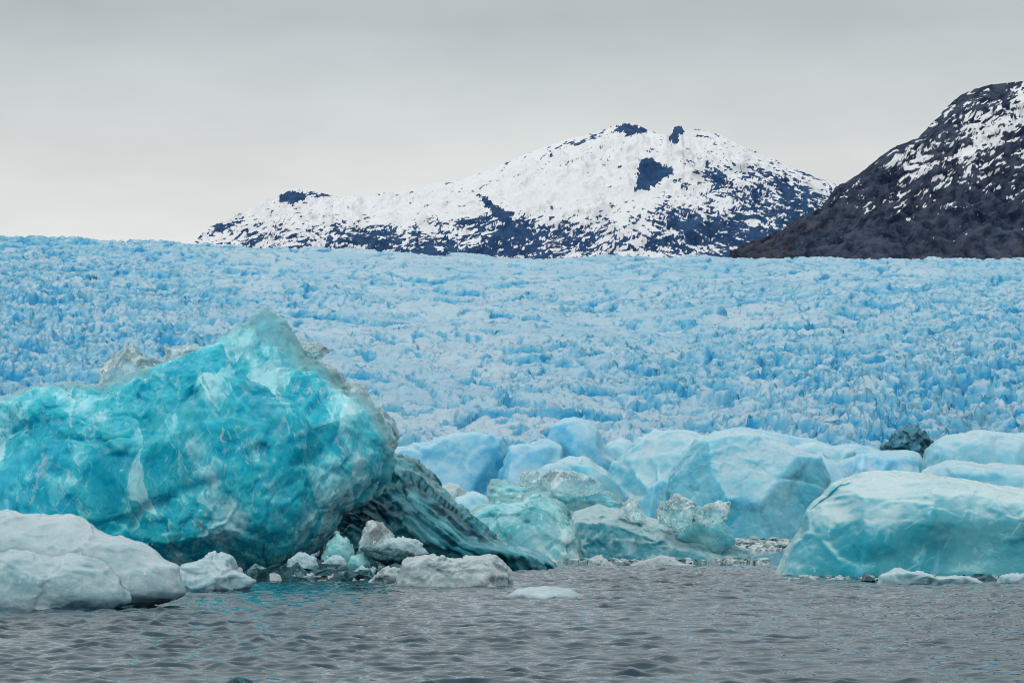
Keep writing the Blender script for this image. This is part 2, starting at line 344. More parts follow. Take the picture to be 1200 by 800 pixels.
def mountain_mat(name, rock_a, rock_b, rock_c, bs):
    t = NT(name); v = t.obj()
    a = t.n("ShaderNodeAttribute", attribute_name="snow").outputs["Fac"]
    w = t.n("ShaderNodeAttribute", attribute_name="warm").outputs["Fac"]
    n1, _ = t.noise(v, bs, 7, 0.7); n2, _ = t.noise(v, bs * 5, 5, 0.7)
    rock = t.mix(t.ramp(n1, 0.35, 0.65), rock_a, rock_b)
    rock = t.mix(t.math('MULTIPLY', t.ramp(n2, 0.45, 0.65), w), rock, rock_c)
    f = t.math('ADD', a, t.math('MULTIPLY', t.math('SUBTRACT', n2, 0.5), 0.8))
    c = t.mix(t.ramp(f, 0.38, 0.62), rock, (0.73, 0.75, 0.775))
    nrm = t.bump(n2, 0.9, 0.5 / bs / 5)
    t.bsdf(Base_Color=c, Roughness=0.85, Normal=nrm, Specular_IOR_Level=0.1)
    return t.m
def water_mat():
    t = NT("lake_water"); v = t.obj((1, 0.55, 1))
    n1, _ = t.noise(v, 5.5, 4, 0.6, 0.3)
    nrm = t.bump(n1, 0.10, 0.05)
    t.bsdf(Base_Color=(0.010, 0.038, 0.055), Roughness=0.02, IOR=1.333, Normal=nrm)
    return t.m

# ------------------------------------------------------------------ lake
def make_water():
    RMS = 0.23                                                   # mean slope of the chop
    # near field: dense choppy rows, log spaced; far field coarser, out to the glacier
    d_near = np.exp(np.linspace(math.log(33), math.log(140), 760))
    d = np.concatenate([np.array([-60, -20, 2, 10, 18, 22, 25, 27, 29, 31]), d_near, np.exp(np.linspace(math.log(141), math.log(9000), 80))])
    az_c = np.linspace(-0.232, 0.232, 400)
    az = np.concatenate([-np.array([6.0, 2.5, 1.2, 0.7, 0.45, 0.32, 0.27]), az_c, np.array([0.27, 0.32, 0.45, 0.7, 1.2, 2.5, 6.0])])
    D, A = np.meshgrid(d, az, indexing='ij')
    X = np.where(D > 20, D, 20) * A; Y = D
    p = np.stack([X.ravel(), Y.ravel(), np.zeros(X.size)], 1)
    rng = np.random.default_rng(5); nw = 64
    gust = np.clip(0.95 + 1.3 * fbm(p * np.array([0.07, 0.035, 0]), 3, 3), 0.4, 1.6) * sstep(420, 150, p[:, 1]) * sstep(8, 26, p[:, 1])
    z = np.zeros(len(p)); dx = np.zeros(len(p)); dy = np.zeros(len(p)); warp = fbm(p * 0.3, 2, 11) * 2.0
    for k in range(nw):                                          # wind chop: many short waves with sharpened crests
        wl_ = math.exp(rng.uniform(math.log(0.30), math.log(1.4))); kk = 2 * math.pi / wl_
        amp = RMS * math.sqrt(2.0 / nw) / kk * rng.uniform(0.6, 1.4)
        ang = rng.normal(R(75), R(42)); cx, cy = math.cos(ang), math.sin(ang)
        ph = kk * (p[:, 0] * cx + p[:, 1] * cy) + rng.uniform(0, 6.28) + warp
        c, s_ = np.cos(ph), np.sin(ph)
        z += amp * c; dx -= 0.9 * amp * cx * s_; dy -= 0.9 * amp * cy * s_
    p[:, 0] += dx * gust; p[:, 1] += dy * gust; p[:, 2] = z * gust
    o = link("water", np_mesh("water", p, grid_quads(*X.shape), water_mat()))
    tag(o, "grey rippled lake water with short dark chop", kind="structure")
make_water()

# ------------------------------------------------------------------ glacier
GTOP = np.array([[-300, 270], [0, 275], [100, 278], [237, 283], [400, 289], [500, 294], [600, 297], [760, 298], [870, 297], [1000, 301], [1200, 300], [1500, 298]], float)
def make_glacier():
    nr, nc = 780, 740
    d = np.exp(np.linspace(math.log(820), math.log(3350), nr - 40)); d = np.concatenate([d, np.linspace(3360, 4300, 40)])
    u = np.linspace(-70, 1270, nc)
    D, U = np.meshgrid(d, u, indexing='ij'); D = D.ravel(); U = U.ravel()
    vt = np.interp(U, GTOP[:, 0], GTOP[:, 1])
    t = np.clip((D - 860) / (3000 - 860), 0, 1.3)
    vfront = 543 + 6 * np.sin(U * 0.011) - 10 * sstep(900, 1150, U)
    V = vfront + (vt + 3 - vfront) * np.clip(t, 0, 1) ** 0.80
    X, Z = at(U, V, D)
    Zc = at(U, vt + 3, np.full_like(U, 3000.0))[1]
    Z = np.where(D > 3000, Zc - (D - 3000) * 0.06, Z)
    p = np.stack([X, D, np.zeros_like(X)], 1)
    w1 = fbm(p / 70, 3, 2); w2 = fbm(p / 70 + 40, 3, 7)
    q = p + np.stack([w1, w2, 0 * w1], 1) * 34
    big = fbm(p / 210, 3, 31)                                   # broad swells of the ice stream
    smooth_zone = sstep(-0.15, 0.35, fbm(p / 330 + 9, 2, 77) + 0.25 - np.abs(U - 560) / 1500)
    # serac blocks: tilted cells split by crevasses, at three sizes
    def blocks(L, ax, seed, hmax, tilt):
        f1, f2, h, vec = worley(q / np.array([L * ax, L, L]), seed, 2)
        a = _r(h * 31 + 5 & M32) - 0.5; gx = _r(h * 57 + 3 & M32) - 0.5; gy = _r(h * 91 + 7 & M32) - 0.5
        e = f2 - f1
        return a * hmax + (gx * vec[:, 0] * 1.4 + gy * vec[:, 1] * 1.4 + 0.35 * vec[:, 1]) * tilt, e
    b1, e1 = blocks(46, 1.9, 3, 8, 12)
    b2, e2 = blocks(17, 1.5, 5, 3.4, 6.4)
    b3, e3 = blocks(6.0, 1.2, 9, 1.9, 3.0)
    crev = fbm(q / np.array([80, 24, 1]), 3, 55, ridged=True)
    band = sstep(0.30, 0.44, fbm(q / np.array([210, 17, 1]), 2, 155, ridged=True)) * sstep(-0.1, 0.25, fbm(p / 260 + 71, 2, 8))   # long crevasses across the flow
    cr1 = sstep(0.16, 0.0, e1); cr2 = sstep(0.20, 0.0, e2); cr3 = sstep(0.22, 0.0, e3)
    fine = fbm(p / 5.0, 4, 91, 0.65)
    crumb = sstep(650, 1150, U) * sstep(380, 480, V) + 0.6 * sstep(350, 50, U)
    k2 = 1 - 0.35 * smooth_zone; k3 = 1 - 0.55 * smooth_zone + 0.5 * crumb
    h = big * 26 + b1 * 0.8 * (0.35 + 0.65 * sstep(950, 1350, D)) + b2 * k2 + b3 * k3 + crev * 7 - band * 3.5 * sstep(1000, 1250, D) - cr1 * 4 - cr2 * 3.2 * k2 - cr3 * 1.5 * k3 + fine * 3.4 * (1 + 0.5 * crumb)
    fade = sstep(3400, 1900, D) * 0.5 + 0.5
    Z = Z + h * fade
    cliff = sstep(866, 838, D + 12 * w1)                         # the calving front, dropping into the lake
    Z = Z * (1 - cliff) - 12 * cliff
    G = Z.reshape(nr, nc); Dg = D.reshape(nr, nc); Xg = X.reshape(nr, nc)
    gy = np.gradient(G, axis=0) / np.gradient(Dg, axis=0); gx = np.gradient(G, axis=1) / np.gradient(Xg, axis=1)
    steep = np.sqrt(gx ** 2 + gy ** 2).ravel()
    low = -(h - big * 26) / 8
    reg = 0.5 + 0.35 * sstep(420, 0, U) + 0.1 * sstep(900, 1250, U)
    blue = 0.10 + 0.45 * sstep(0.5, 1.6, steep) + 0.32 * sstep(0.1, 1.2, low) + 0.30 * cr2 * k2 + 0.30 * cr1 + 0.30 * band + 0.15 * cr3 * k3
    patchy = fbm(p / 26, 3, 63)
    crack = np.maximum(sstep(0.10, 0.0, e2) * sstep(-0.05, 0.2, fbm(p / 60 + 13, 2, 5)), sstep(0.12, 0.0, e3) * sstep(0.0, 0.25, fbm(p / 45 + 31, 2, 6)) * 0.8)
    blue = blue + 0.40 * crack
    blue = blue * (0.75 + 0.35 * reg) + patchy * 0.55 + 0.08 * reg - 0.10 * smooth_zone
    dirt = 0.5 * sstep(330, 0, U) * sstep(450, 350, V) + 0.55 * sstep(1000, 1200, U) * sstep(420, 520, V)
    o = link("glacier", np_mesh("glacier", np.stack([X, D, Z], 1), grid_quads(nr, nc), glacier_mat(), attrs={"blue": np.clip(blue, 0, 1.2), "dirt": dirt}))
    tag(o, "broken blue and white glacier rising behind the floating ice", kind="structure")
make_glacier()

# ------------------------------------------------------------------ mountains
def mountain(name, prof, D0, Lf, Lb, vfoot, mat, snow_fn, label, du, nrow, relief, seed, ridge_noise, crag):
    prof = np.array(prof, float)
    u = np.arange(prof[0, 0], prof[-1, 0], du); nc = len(u)
    tf = np.linspace(0, 1, nrow); tb = np.linspace(0.03, 1, 24)
    vr = np.interp(u, prof[:, 0], prof[:, 1])
    c1 = np.stack([u * 0.13, np.zeros(nc), np.full(nc, seed)], 1)
    vr = vr + fbm(c1, 4, seed, 0.6) * ridge_noise
    rows = []
    Dr = D0 + fbm(np.stack([u * 0.012, u * 0, u * 0 + 3], 1), 3, seed) * Lf * 0.5
    xr, zr = at(u, vr, Dr); xf, zf = at(u, np.full(nc, vfoot), np.full(nc, D0 - Lf)); zf = np.minimum(zf, zr - 5)
    T, _ = np.meshgrid(tf, u, indexing='ij')
    Yf = (D0 - Lf) + (Dr - (D0 - Lf)) * T
    X = (u - 600) / F * Yf                                        # columns run straight away from the lake
    Zf = zf + (zr - zf) * T ** 1.05
    p = np.stack([X.ravel(), Yf.ravel(), Zf.ravel()], 1); tt = T.ravel()
    H = relief
    w = np.stack([fbm(p / H / 2.2 + 5, 3, seed + 3), fbm(p / H / 2.2 + 25, 3, seed + 5), fbm(p / H / 2.2 + 55, 3, seed + 8)], 1) * H * 0.9
    rid = fbm((p + w) / (H * np.array([1.6, 2.2, 1.9])), 6, seed + 20, 0.55, ridged=True)
    f1, f2, h, vec = worley((p + w) / (H * 0.45), seed + 31)
    mask = sstep(1.0, 0.80, tt) * (0.35 + 0.65 * sstep(0, 0.2, tt))
    rough_ = fbm(p / (H * 0.13), 3, seed + 40)
    disp = (rid * 0.85 + (f1 - 0.5) * crag + rough_ * crag * 0.25) * H * mask
    p2 = p.copy(); p2[:, 2] += disp * 0.75; p2[:, 1] -= disp * 0.8
    # keep the far side: falls away behind the crest
    TB, _ = np.meshgrid(tb, u, indexing='ij')
    Yb = Dr + Lb * TB; Xb = (u - 600) / F * Yb; Zb = zr - (zr - zf + 60) * TB
    pb = np.stack([Xb.ravel(), Yb.ravel(), Zb.ravel()], 1)
    pb[:, 2] += fbm(pb / H / 2, 3, seed) * H * 0.5 * sstep(0, 0.2, TB.ravel())
    P = np.concatenate([p2, pb]); tt = np.concatenate([tt, np.ones(len(pb))])
    U, V = to_px(P[:, 0], P[:, 1], P[:, 2])
    d2 = np.concatenate([disp, np.zeros(len(pb))]) / H
    snow, warm = snow_fn(P, U, V, tt, d2)
    o = link(name, np_mesh(name, P, grid_quads(nrow + 24, nc), mat, attrs={"snow": snow, "warm": warm}))
    return tag(o, label, kind="structure")

def blob(U, V, u, v, a, b, ang=0.0):
    c, s = math.cos(R(ang)), math.sin(R(ang))
    x = (U - u) * c + (V - v) * s; y = -(U - u) * s + (V - v) * c
    return np.exp(-((x / a) ** 2 + (y / b) ** 2) ** 1.5)

def poly(U, V, pts):
    """1 inside the outline"""
    ins = np.zeros(len(U), bool)
    for (x1, y1), (x2, y2) in zip(pts, pts[1:] + pts[:1]):
        c = ((y1 > V) != (y2 > V)); 
        with np.errstate(divide='ignore', invalid='ignore'): ins ^= c & (U < (x2 - x1) * (V - y1) / ((y2 - y1) if y2 != y1 else 1e-9) + x1)
    return ins
def snow_far(P, U, V, t, disp):
    # bare rock: ledges and outcrops dipping down to the side, thicker near the foot
    vr = np.interp(U, [250, 345, 540, 740, 980], [262, 232, 214, 150, 226])       # ledges run along the ridge
    q = np.stack([U * 0.62, (V - vr * 0.85) * 2.0, P[:, 1] * 0.004], 1)
    Uo, Vo = U, V
    ra = np.stack([Uo / 9, Vo / 9, Uo * 0], 1); U = Uo + 16 * fbm(ra, 4, 301, 0.65); V = Vo + 12 * fbm(ra + 50, 4, 302, 0.65)
    q2 = q + np.stack([fbm(q / 30, 2, 4), fbm(q / 30 + 9, 2, 5), U * 0], 1) * 16
    n = fbm(q2 / 15, 5, 71, 0.72); n2 = fbm(q2 / 4.2, 3, 17, 0.65)
    thr = 0.190 - 0.145 * sstep(215, 285, V) - 0.13 * sstep(750, 850, U) * sstep(160, 225, V)
    thr = thr - 0.12 * blob(U, V, 480, 285, 130, 20) - 0.28 * blob(U, V, 560, 296, 80, 5) - 0.14 * blob(U, V, 640, 282, 60, 22)
    thr = thr + 0.10 * blob(U, V, 640, 225, 110, 26) + 0.12 * blob(U, V, 450, 245, 80, 16)
    thr = thr - 0.10 * blob(U, V, 900, 240, 60, 36, 30)
    rock = (n * 0.75 + n2 * 0.95 - thr - disp * 0.10)
    wob = n * 1.3 + n2 * 1.0
    Uc, Vc = Uo + 13 * fbm(ra * 1.7, 4, 401, 0.7), Vo + 11 * fbm(ra * 1.7 + 9, 4, 402, 0.7)
    for pts in ([(749, 190), (757, 185), (768, 188), (775, 194), (787, 197), (790, 204), (778, 209), (770, 216), (757, 223), (744, 224), (746, 208)],
                [(716, 156), (724, 148), (734, 144), (745, 148), (757, 151), (760, 155), (748, 157), (735, 160), (730, 153)], [(784, 166), (787, 154), (791, 147), (801, 148), (803, 153), (796, 158), (797, 165), (790, 170)],
                [(325, 236), (329, 228), (341, 223), (354, 225), (360, 230), (354, 236), (340, 239)], [(562, 228), (570, 234), (584, 244), (597, 250), (590, 257), (578, 248)]):
        rock = np.where(poly(Uc, Vc, pts), np.maximum(rock, 0.25), rock)                         # bare crags
    for (u, v, a, b, ang, k_) in ((680, 165, 34, 3.2, -18, .3), (375, 229, 18, 5, 5, .25), (572, 238, 14, 4.5, 48, .45), (588, 252, 17, 7, 40, .4), (600, 270, 26, 12, -12, .3), (640, 152, 10, 2, -20, .3),
                                  (560, 258, 34, 6, -6, .25), (800, 258, 36, 18, 10, .16), (775, 280, 60, 12, -10, .1), (860, 275, 40, 12, 20, .12), (838, 205, 24, 9, 50, .22), (262, 268, 18, 4, -28, .25), (825, 152, 10, 3, 10, .25),
                                  (930, 225, 40, 14, 30, .15), (430, 278, 50, 10, 10, .12)):
        rock = rock + k_ * blob(U, V, u, v, a, b, ang)                                            # scree and ledges breaking through
    return np.clip(0.5 - rock * 3.0, 0, 1), np.zeros(len(P)) + 0.2
def snow_near(P, U, V, t, disp):
    q = np.stack([U * 0.5 - V * 0.3, V * 1.6 + U * 0.75, P[:, 1] * 0.004], 1)
    q2 = q + np.stack([fbm(q / 30, 2, 14), fbm(q / 30 + 9, 2, 15), U * 0], 1) * 18
    n = fbm(q2 / 20, 5, 171, 0.72); n2 = fbm(q2 / 5, 3, 117, 0.65)
    s = n * 2.0 + n2 * 1.9 - 0.42
    s = s + 0.40 * blob(U, V, 1178, 135, 50, 26, -35) + 0.28 * blob(U, V, 1150, 182, 52, 26, -20) + 0.42 * blob(U, V, 1072, 190, 34, 22, 20) + 0.22 * blob(U, V, 1120, 150, 40, 40)
    s = s + 0.18 * blob(U, V, 1070, 235, 40, 20) - 0.5 * sstep(235, 270, V) + 0.4 * blob(U, V, 1260, 130, 60, 50)
    warm = np.clip(0.04 + 0.8 * sstep(190, 280, V) * sstep(0.0, 0.25, fbm(q / 45, 3, 44) + 0.10) + 0.8 * blob(U, V, 885, 296, 25, 8), 0, 1)
    return np.clip(0.5 + s * 2.4, 0, 1), warm

FAR_PROF = [(180, 312), (225, 288), (240, 279), (262, 262), (290, 245), (315, 237), (328, 227), (345, 221), (362, 224), (395, 230), (430, 230), (470, 224), (500, 217), (540, 210),
            (580, 196), (600, 187), (640, 171), (665, 163), (700, 155), (722, 147), (735, 144), (748, 146), (760, 152), (775, 157), (786, 158), (790, 149), (800, 147), (803, 153), (818, 151),
            (830, 154), (845, 157), (870, 170), (900, 183), (940, 200), (980, 215), (1020, 240), (1100, 285), (1150, 312)]
NEAR_PROF = [(855, 306), (870, 297), (890, 287), (905, 280), (920, 269), (945, 257), (962, 246), (975, 232), (985, 219), (1010, 204), (1035, 184), (1052, 172), (1080, 162), (1100, 141),
             (1118, 122), (1132, 111), (1150, 104), (1168, 99), (1200, 96), (1260, 84), (1330, 66)]
mountain("snowy_mountain", FAR_PROF, 7600, 1100, 900, 322, mountain_mat("snow_over_hazy_rock", (0.012, 0.045, 0.125), (0.03, 0.085, 0.19), (0.08, 0.08, 0.10), 0.02), snow_far,  # blue of distance haze is put into the rock colour
         "long snow covered mountain ridge with dark rock ledges tinted with haze blue", 1.2, 190, 150, 7, 2.2, 0.05)
mountain("rocky_mountain", NEAR_PROF, 4900, 800, 700, 322, mountain_mat("dark_mountain_rock", (0.005, 0.015, 0.040), (0.060, 0.080, 0.125), (0.070, 0.050, 0.040), 0.03), snow_near,
         "dark brown and slate rocky mountain with thin snow patches", 1.3, 270, 100, 19, 3.0, 0.34)

# ------------------------------------------------------------------ ice solids
def berg(name, outline, Y, mat, front=4.0, back=5.0, centre=None, N=90, power=2.6, facets=14, seed=1, lean=0.0, scallop=((3.0, 0.5), (1.0, 0.16)), rough=0.06,
         rough_l=0.6, pushes=(), parent=None, aniso=None, smooth=0.35, flare=0.0, bottom=-1.0, cut=(0.80, 0.95), cuts=(), brow=(), core=None, shrink=None, sink=0.0):
    """closed lump of ice with this outline at distance Y: real thickness towards and away from the lake shore, chipped flat
    along random planes, then scalloped and roughened"""
    N = max(24, int(N * 0.8)) if not shrink else N
    rng = np.random.default_rng(seed)
    pts = np.array(outline, float)
    x, z = at(pts[:, 0], pts[:, 1], Y)
    if sink: z = np.where(z < 0.12 * z.max(), z - sink * z.max(), z)   # most of the ice hangs below the water
    if centre is None:
        cx, cz = (x.min() + x.max()) / 2, (z.min() + z.max()) / 2
    else:
        cx, cz = (float(a) for a in at(centre[0], centre[1], Y))
    px, pz = x - cx, z - cz
    # concentric square -> disc map
    g = np.linspace(-1, 1, N); A, B = np.meshgrid(g, g, indexing='ij')
    m = np.maximum(np.abs(A), np.abs(B)); rr = m
    big = np.where(np.abs(A) >= np.abs(B), A, B); sm = np.where(np.abs(A) >= np.abs(B), B, A)
    with np.errstate(divide='ignore', invalid='ignore'):
        q = np.where(big == 0, 0, sm / np.where(big == 0, 1, big)) * math.pi / 4
    th = np.where(np.abs(A) >= np.abs(B), np.where(A >= 0, q, q + math.pi), np.where(B >= 0, math.pi / 2 - q, -math.pi / 2 - q))
    tg = np.linspace(-math.pi, math.pi, 1441); r = np.zeros_like(tg)
    x1, z1, x2, z2 = px, pz, np.roll(px, -1), np.roll(pz, -1)
    for i in range(len(px)):                                     # farthest crossing of each ray with the outline
        ex, ez = x2[i] - x1[i], z2[i] - z1[i]
        den = np.cos(tg) * ez - np.sin(tg) * ex
        with np.errstate(divide='ignore', invalid='ignore'):
            t = (x1[i] * ez - z1[i] * ex) / den; s = (x1[i] * np.sin(tg) - z1[i] * np.cos(tg)) / den
        ok = (np.abs(den) > 1e-9) & (s >= -1e-6) & (s <= 1 + 1e-6) & (t > 0)
        r = np.where(ok, np.maximum(r, t), r)
    th = (th + math.pi) % (2 * math.pi) - math.pi
    rad = np.interp(th.ravel(), tg, r).reshape(N, N)
    al = rr * math.pi / 2
    s_ = np.sin(al) ** (2 / power); d_ = np.cos(al) ** (2 / power); d_[rr >= 1 - 1e-9] = 0
    fx = (rad * np.cos(th) * s_).ravel(); fz = (rad * np.sin(th) * s_).ravel()
    ztop = pz.max(); hgt = pz.max() - pz.min()
    fl = 1 + flare * (ztop - fz) / hgt
    d_ = d_.ravel() * fl
    idx = np.arange(N * N).reshape(N, N)
    border = np.zeros((N, N), bool); border[0] = border[-1] = True; border[:, 0] = border[:, -1] = True
    inner = ~border.ravel()
    bi = np.full(N * N, -1); bi[inner] = N * N + np.arange(inner.sum()); bi[~inner] = np.arange(N * N)[~inner]
    P = np.concatenate([np.stack([fx, -d_ * front, fz], 1), np.stack([fx, d_ * back, fz], 1)[inner]])
    q1 = grid_quads(N, N); q2 = bi[grid_quads(N, N)][:, ::-1]
    Q = np.concatenate([q1, q2])
    if np.einsum('ij,ij->', P[Q[:, 0]], np.cross(P[Q[:, 2]] - P[Q[:, 0]], P[Q[:, 3]] - P[Q[:, 1]])) < 0: Q = Q[:, ::-1]
    so = s_.ravel() ** 10; keep = 1 - 0.85 * np.concatenate([so, so[inner]])
    # chip along planes (radially, so the solid stays closed)
    size = np.array([np.ptp(px) / 2, (front + back) / 2, hgt / 2])
    for k in range(facets):
        n = rng.normal(size=3)
        if k % 3: n[1] = -abs(n[1]) - 0.5
        n = n / size; n /= np.linalg.norm(n)
        dots = P @ n; d = dots.max() * rng.uniform(*cut)
        t = np.minimum(1, d / np.maximum(dots, 1e-6)); t = np.where(dots > 0, t, 1)
        P = P * (1 - (1 - t) * keep)[:, None]
    for (n, fr) in cuts:
        n = np.array(n, float); n /= np.linalg.norm(n); dots = P @ n
        t = np.where(dots > 0, np.minimum(1, dots.max() * fr / np.maximum(dots, 1e-6)), 1); P = P * (1 - (1 - t) * keep)[:, None]
    P[:, 1] += lean * (P[:, 2] - pz.min())
    for (u0, v0, u1, v1, k_) in brow:                            # above this line the face slopes back
        (ax, bx), (az, bz) = at(np.array([u0, u1]), np.array([v0, v1]), Y); dl = math.hypot(bx - ax, bz - az)
        hgt_ = ((P[:, 2] + cz - az) * (bx - ax) - (P[:, 0] + cx - ax) * (bz - az)) / dl
        P[:, 1] += k_ * np.maximum(0, hgt_) ** 1.3 / 1.3
    for (u, v, rp, amt) in pushes:
        bx, bz = at(u, v, Y); w = np.exp(-(((P[:, 0] - (bx - cx)) ** 2 + (P[:, 2] - (bz - cz)) ** 2) / (rp / F * Y) ** 2))
        P[:, 1] -= amt * w * (P[:, 1] < 0.05 * back)
    def normals(P):
        a, b, c, e = (P[Q[:, k]] for k in range(4)); fn = np.cross(c - a, e - b)
        N_ = np.zeros_like(P)
        for j in range(3):
            for k in range(4): N_[:, j] += np.bincount(Q[:, k], fn[:, j], len(P))
        return N_ / np.maximum(np.linalg.norm(N_, axis=1), 1e-12)[:, None]
    off3 = rng.uniform(-50, 50, 3)
    for (L, amp) in scallop:
        W = P if aniso is None else (P @ aniso)
        W = W + np.stack([fbm(P / (L * 2.2) + o_, 2, seed) for o_ in (0, 31, 67)], 1) * L * 0.9
        f1, f2, h, vec = worley(W / L + off3, seed + int(L * 10))
        g3 = np.stack([_r(h * a_ + 3 & M32) - 0.5 for a_ in (57, 91, 133)], 1); a0 = _r(h * 29 + 11 & M32) - 0.5
        chip = ((g3 * vec).sum(1) * 3.2 + a0 * 0.5) * sstep(0, 0.10, f2 - f1)       # flat conchoidal chips, each with its own tilt
        P = P + normals(P) * (amp * (chip + smooth * (f1 ** 2 * 1.6 - 0.5)))[:, None]
    if rough: P = P + normals(P) * (rough * 2 * fbm((P if aniso is None else P @ aniso) / rough_l + off3, 4, seed, 0.6))[:, None]
    if shrink:
        P = P - normals(P) * (shrink[1] * (0.5 + np.clip(0.5 + 1.6 * fbm(P / (shrink[1] * 4) + off3, 2, seed + 9), 0, 1)))[:, None]
        ym = (P[:, 1].max() + P[:, 1].min()) / 2
        P = (P - np.array([0, ym, 0])) * np.array([shrink[0], 0.94, shrink[0]]) + np.array([0, ym, 0])
    if parent is None:
        loc = (cx, Y, cz)
    else:
        pl = parent.location; loc = (cx - pl[0], Y - pl[1], cz - pl[2])
    # object origin on the water line below the centre
    if parent is None:
        P[:, 2] += cz; loc = (cx, Y, 0.0)
    rimv = sstep(0.94, 1.0, s_.ravel()) * sstep(0.25, 0.6, (fz - pz.min()) / hgt); rimv = np.concatenate([rimv, rimv[inner]])
    o = link(name, np_mesh(name, P, Q, mat, attrs={"rim": rimv}), parent, loc)
    if core:                                                     # the bubbly heart of the berg inside its clearer rind
        cm, sx, depth = core
        berg("ice_core", outline, Y, cm, front, back, centre, N // 2, power, facets, seed, lean, scallop, 0, rough_l, pushes, o, aniso, smooth, flare, bottom, cut, cuts, brow, None, (sx, depth), sink)
    return o

# --- the big teal iceberg and the clear pieces frozen to its crest
MAIN = [(-110, 560), (-80, 510), (-40, 482), (0, 467), (30, 462), (60, 455), (76, 449), (100, 454), (125, 456), (150, 446), (200, 425), (243, 411), (262, 399), (280, 386), (296, 372), (311, 359),
        (322, 369), (332, 382), (345, 402), (357, 424), (380, 440), (401, 452), (425, 464), (438, 482), (450, 510), (459, 532), (452, 556), (428, 581), (402, 597), (393, 620),
        (380, 635), (362, 648), (335, 662), (292, 676), (275, 684), (200, 700), (0, 705), (-110, 700)]
main = berg("iceberg", MAIN, 122, ICE_SHELL, core=(ICE_TEAL, 0.98, 0.40), front=6.0, back=7, centre=(200, 565), N=340, power=3.4, facets=20, cut=(0.86, 0.97), seed=11, lean=0.06, smooth=0.0, scallop=((4.6, 0.30), (1.7, 0.16), (0.6, 0.075), (0.3, 0.03)), rough=0.02, rough_l=0.5,
            pushes=((300, 560, 60, 0.5), (230, 480, 90, 0.5), (20, 520, 30, -1.0)))
tag(main, "huge translucent teal iceberg with sharp peak and overhanging side", "iceberg")
for k, (nm, pts) in enumerate((
        ("clear_crest", [(113, 462), (116, 445), (122, 430), (131, 416), (140, 408), (155, 404), (163, 411), (172, 420), (180, 419), (188, 424), (196, 426), (201, 434), (180, 448), (150, 460), (122, 472)]),
        ("clear_crest", [(192, 406), (205, 409), (215, 408), (228, 404), (243, 408), (246, 418), (225, 430), (204, 436), (196, 422)]),
        ("clear_fin", [(345, 404), (352, 400), (367, 401), (380, 405), (384, 410), (375, 420), (360, 427), (350, 420)]),
        ("clear_lobe", [(358, 430), (372, 424), (385, 428), (400, 438), (405, 447), (398, 456), (378, 454), (364, 442)]),
        ("clear_lobe", [(388, 458), (400, 450), (415, 449), (428, 454), (435, 466), (439, 482), (428, 488), (410, 478), (396, 468)]),
        ("clear_lobe", [(436, 482), (445, 477), (453, 484), (463, 495), (469, 510), (465, 523), (457, 534), (446, 524), (438, 502)]))):
    berg(nm, pts, 122.6 if k < 4 else 122.5, ICE_CLEAR, front=1.0, back=1.2, N=48, power=2.2, facets=16, seed=40 + k, scallop=((0.9, 0.14), (0.35, 0.05)), rough=0.02, rough_l=0.2, parent=main)

# --- dark striated berg leaning beside it
can = np.array([[0.85, 0, 0.53 * 0.3], [0, 1, 0], [-0.53, 0, 0.85 * 0.3]])
rot = np.array([[math.cos(R(38)), 0, -math.sin(R(38))], [0, 1, 0], [math.sin(R(38)), 0, math.cos(R(38))]]).T
AN = rot @ np.diag([0.16, 0.8, 1.7])
dark = berg("iceberg", [(370, 690), (378, 620), (400, 580), (440, 548), (457, 537), (472, 536), (486, 541), (496, 553), (512, 570), (535, 590), (560, 611), (582, 631), (605, 643), (635, 651), (650, 661), (660, 684)],
            131, ICE_DARK, front=5, back=5, centre=(480, 640), N=170, power=2.4, facets=8, seed=21, lean=0.05, brow=((440, 556, 640, 660, 1.3),), scallop=((1.5, 0.30), (0.55, 0.12)), rough=0.04, rough_l=0.3, aniso=AN)
tag(dark, "dark teal striated berg sloping down beside the overhang", "iceberg")

# --- white floes in front on the open water
fl = berg("ice_floe", [(-70, 640), (-40, 602), (0, 595), (18, 601), (40, 605), (60, 604), (72, 602), (85, 606), (105, 619), (120, 625), (140, 629), (160, 636), (178, 648), (190, 658), (207, 663), (209, 680), (214, 694),
                       (205, 703), (170, 712), (60, 735), (-70, 735)], 71.5, ICE_WHITE, core=(ICE_HEART, 0.95, 0.10), front=1.6, back=2.6, centre=(70, 680), N=130, power=2.1, facets=0, seed=31, lean=0.3, smooth=1.2,
          scallop=((1.6, 0.07), (0.5, 0.022)), rough=0.03, rough_l=0.35)
tag(fl, "big smooth white ice floe with a rounded two lobed front", "ice floe")
berg("front_lobe", [(-70, 650), (20, 643), (60, 651), (78, 648), (100, 649), (118, 657), (131, 668), (143, 683), (152, 695), (154, 704), (140, 712), (100, 722), (50, 728), (-70, 728)], 70.4, ICE_WHITE, core=(ICE_HEART, 0.95, 0.10), front=1.3, back=1.5,
     centre=(60, 690), N=100, power=2.1, facets=0, seed=33, lean=0.25, smooth=1.2, scallop=((1.2, 0.06), (0.4, 0.02)), rough=0.028, rough_l=0.3, parent=fl)
o = berg("ice_floe", [(206, 672), (215, 663), (228, 660), (238, 652), (248, 648), (262, 650), (270, 654), (274, 667), (288, 673), (300, 680), (294, 689), (280, 696), (240, 700), (210, 700)], 88.5, ICE_WHITE, core=(ICE_HEART, 0.90, 0.12), front=1.2, back=1.5,
         centre=(250, 680), N=70, power=2.4, facets=12, seed=35, lean=0.15, scallop=((0.8, 0.1), (0.3, 0.035)), rough=0.02, rough_l=0.2)
tag(o, "small white floe with one knob beside the big iceberg's foot", "ice floe")
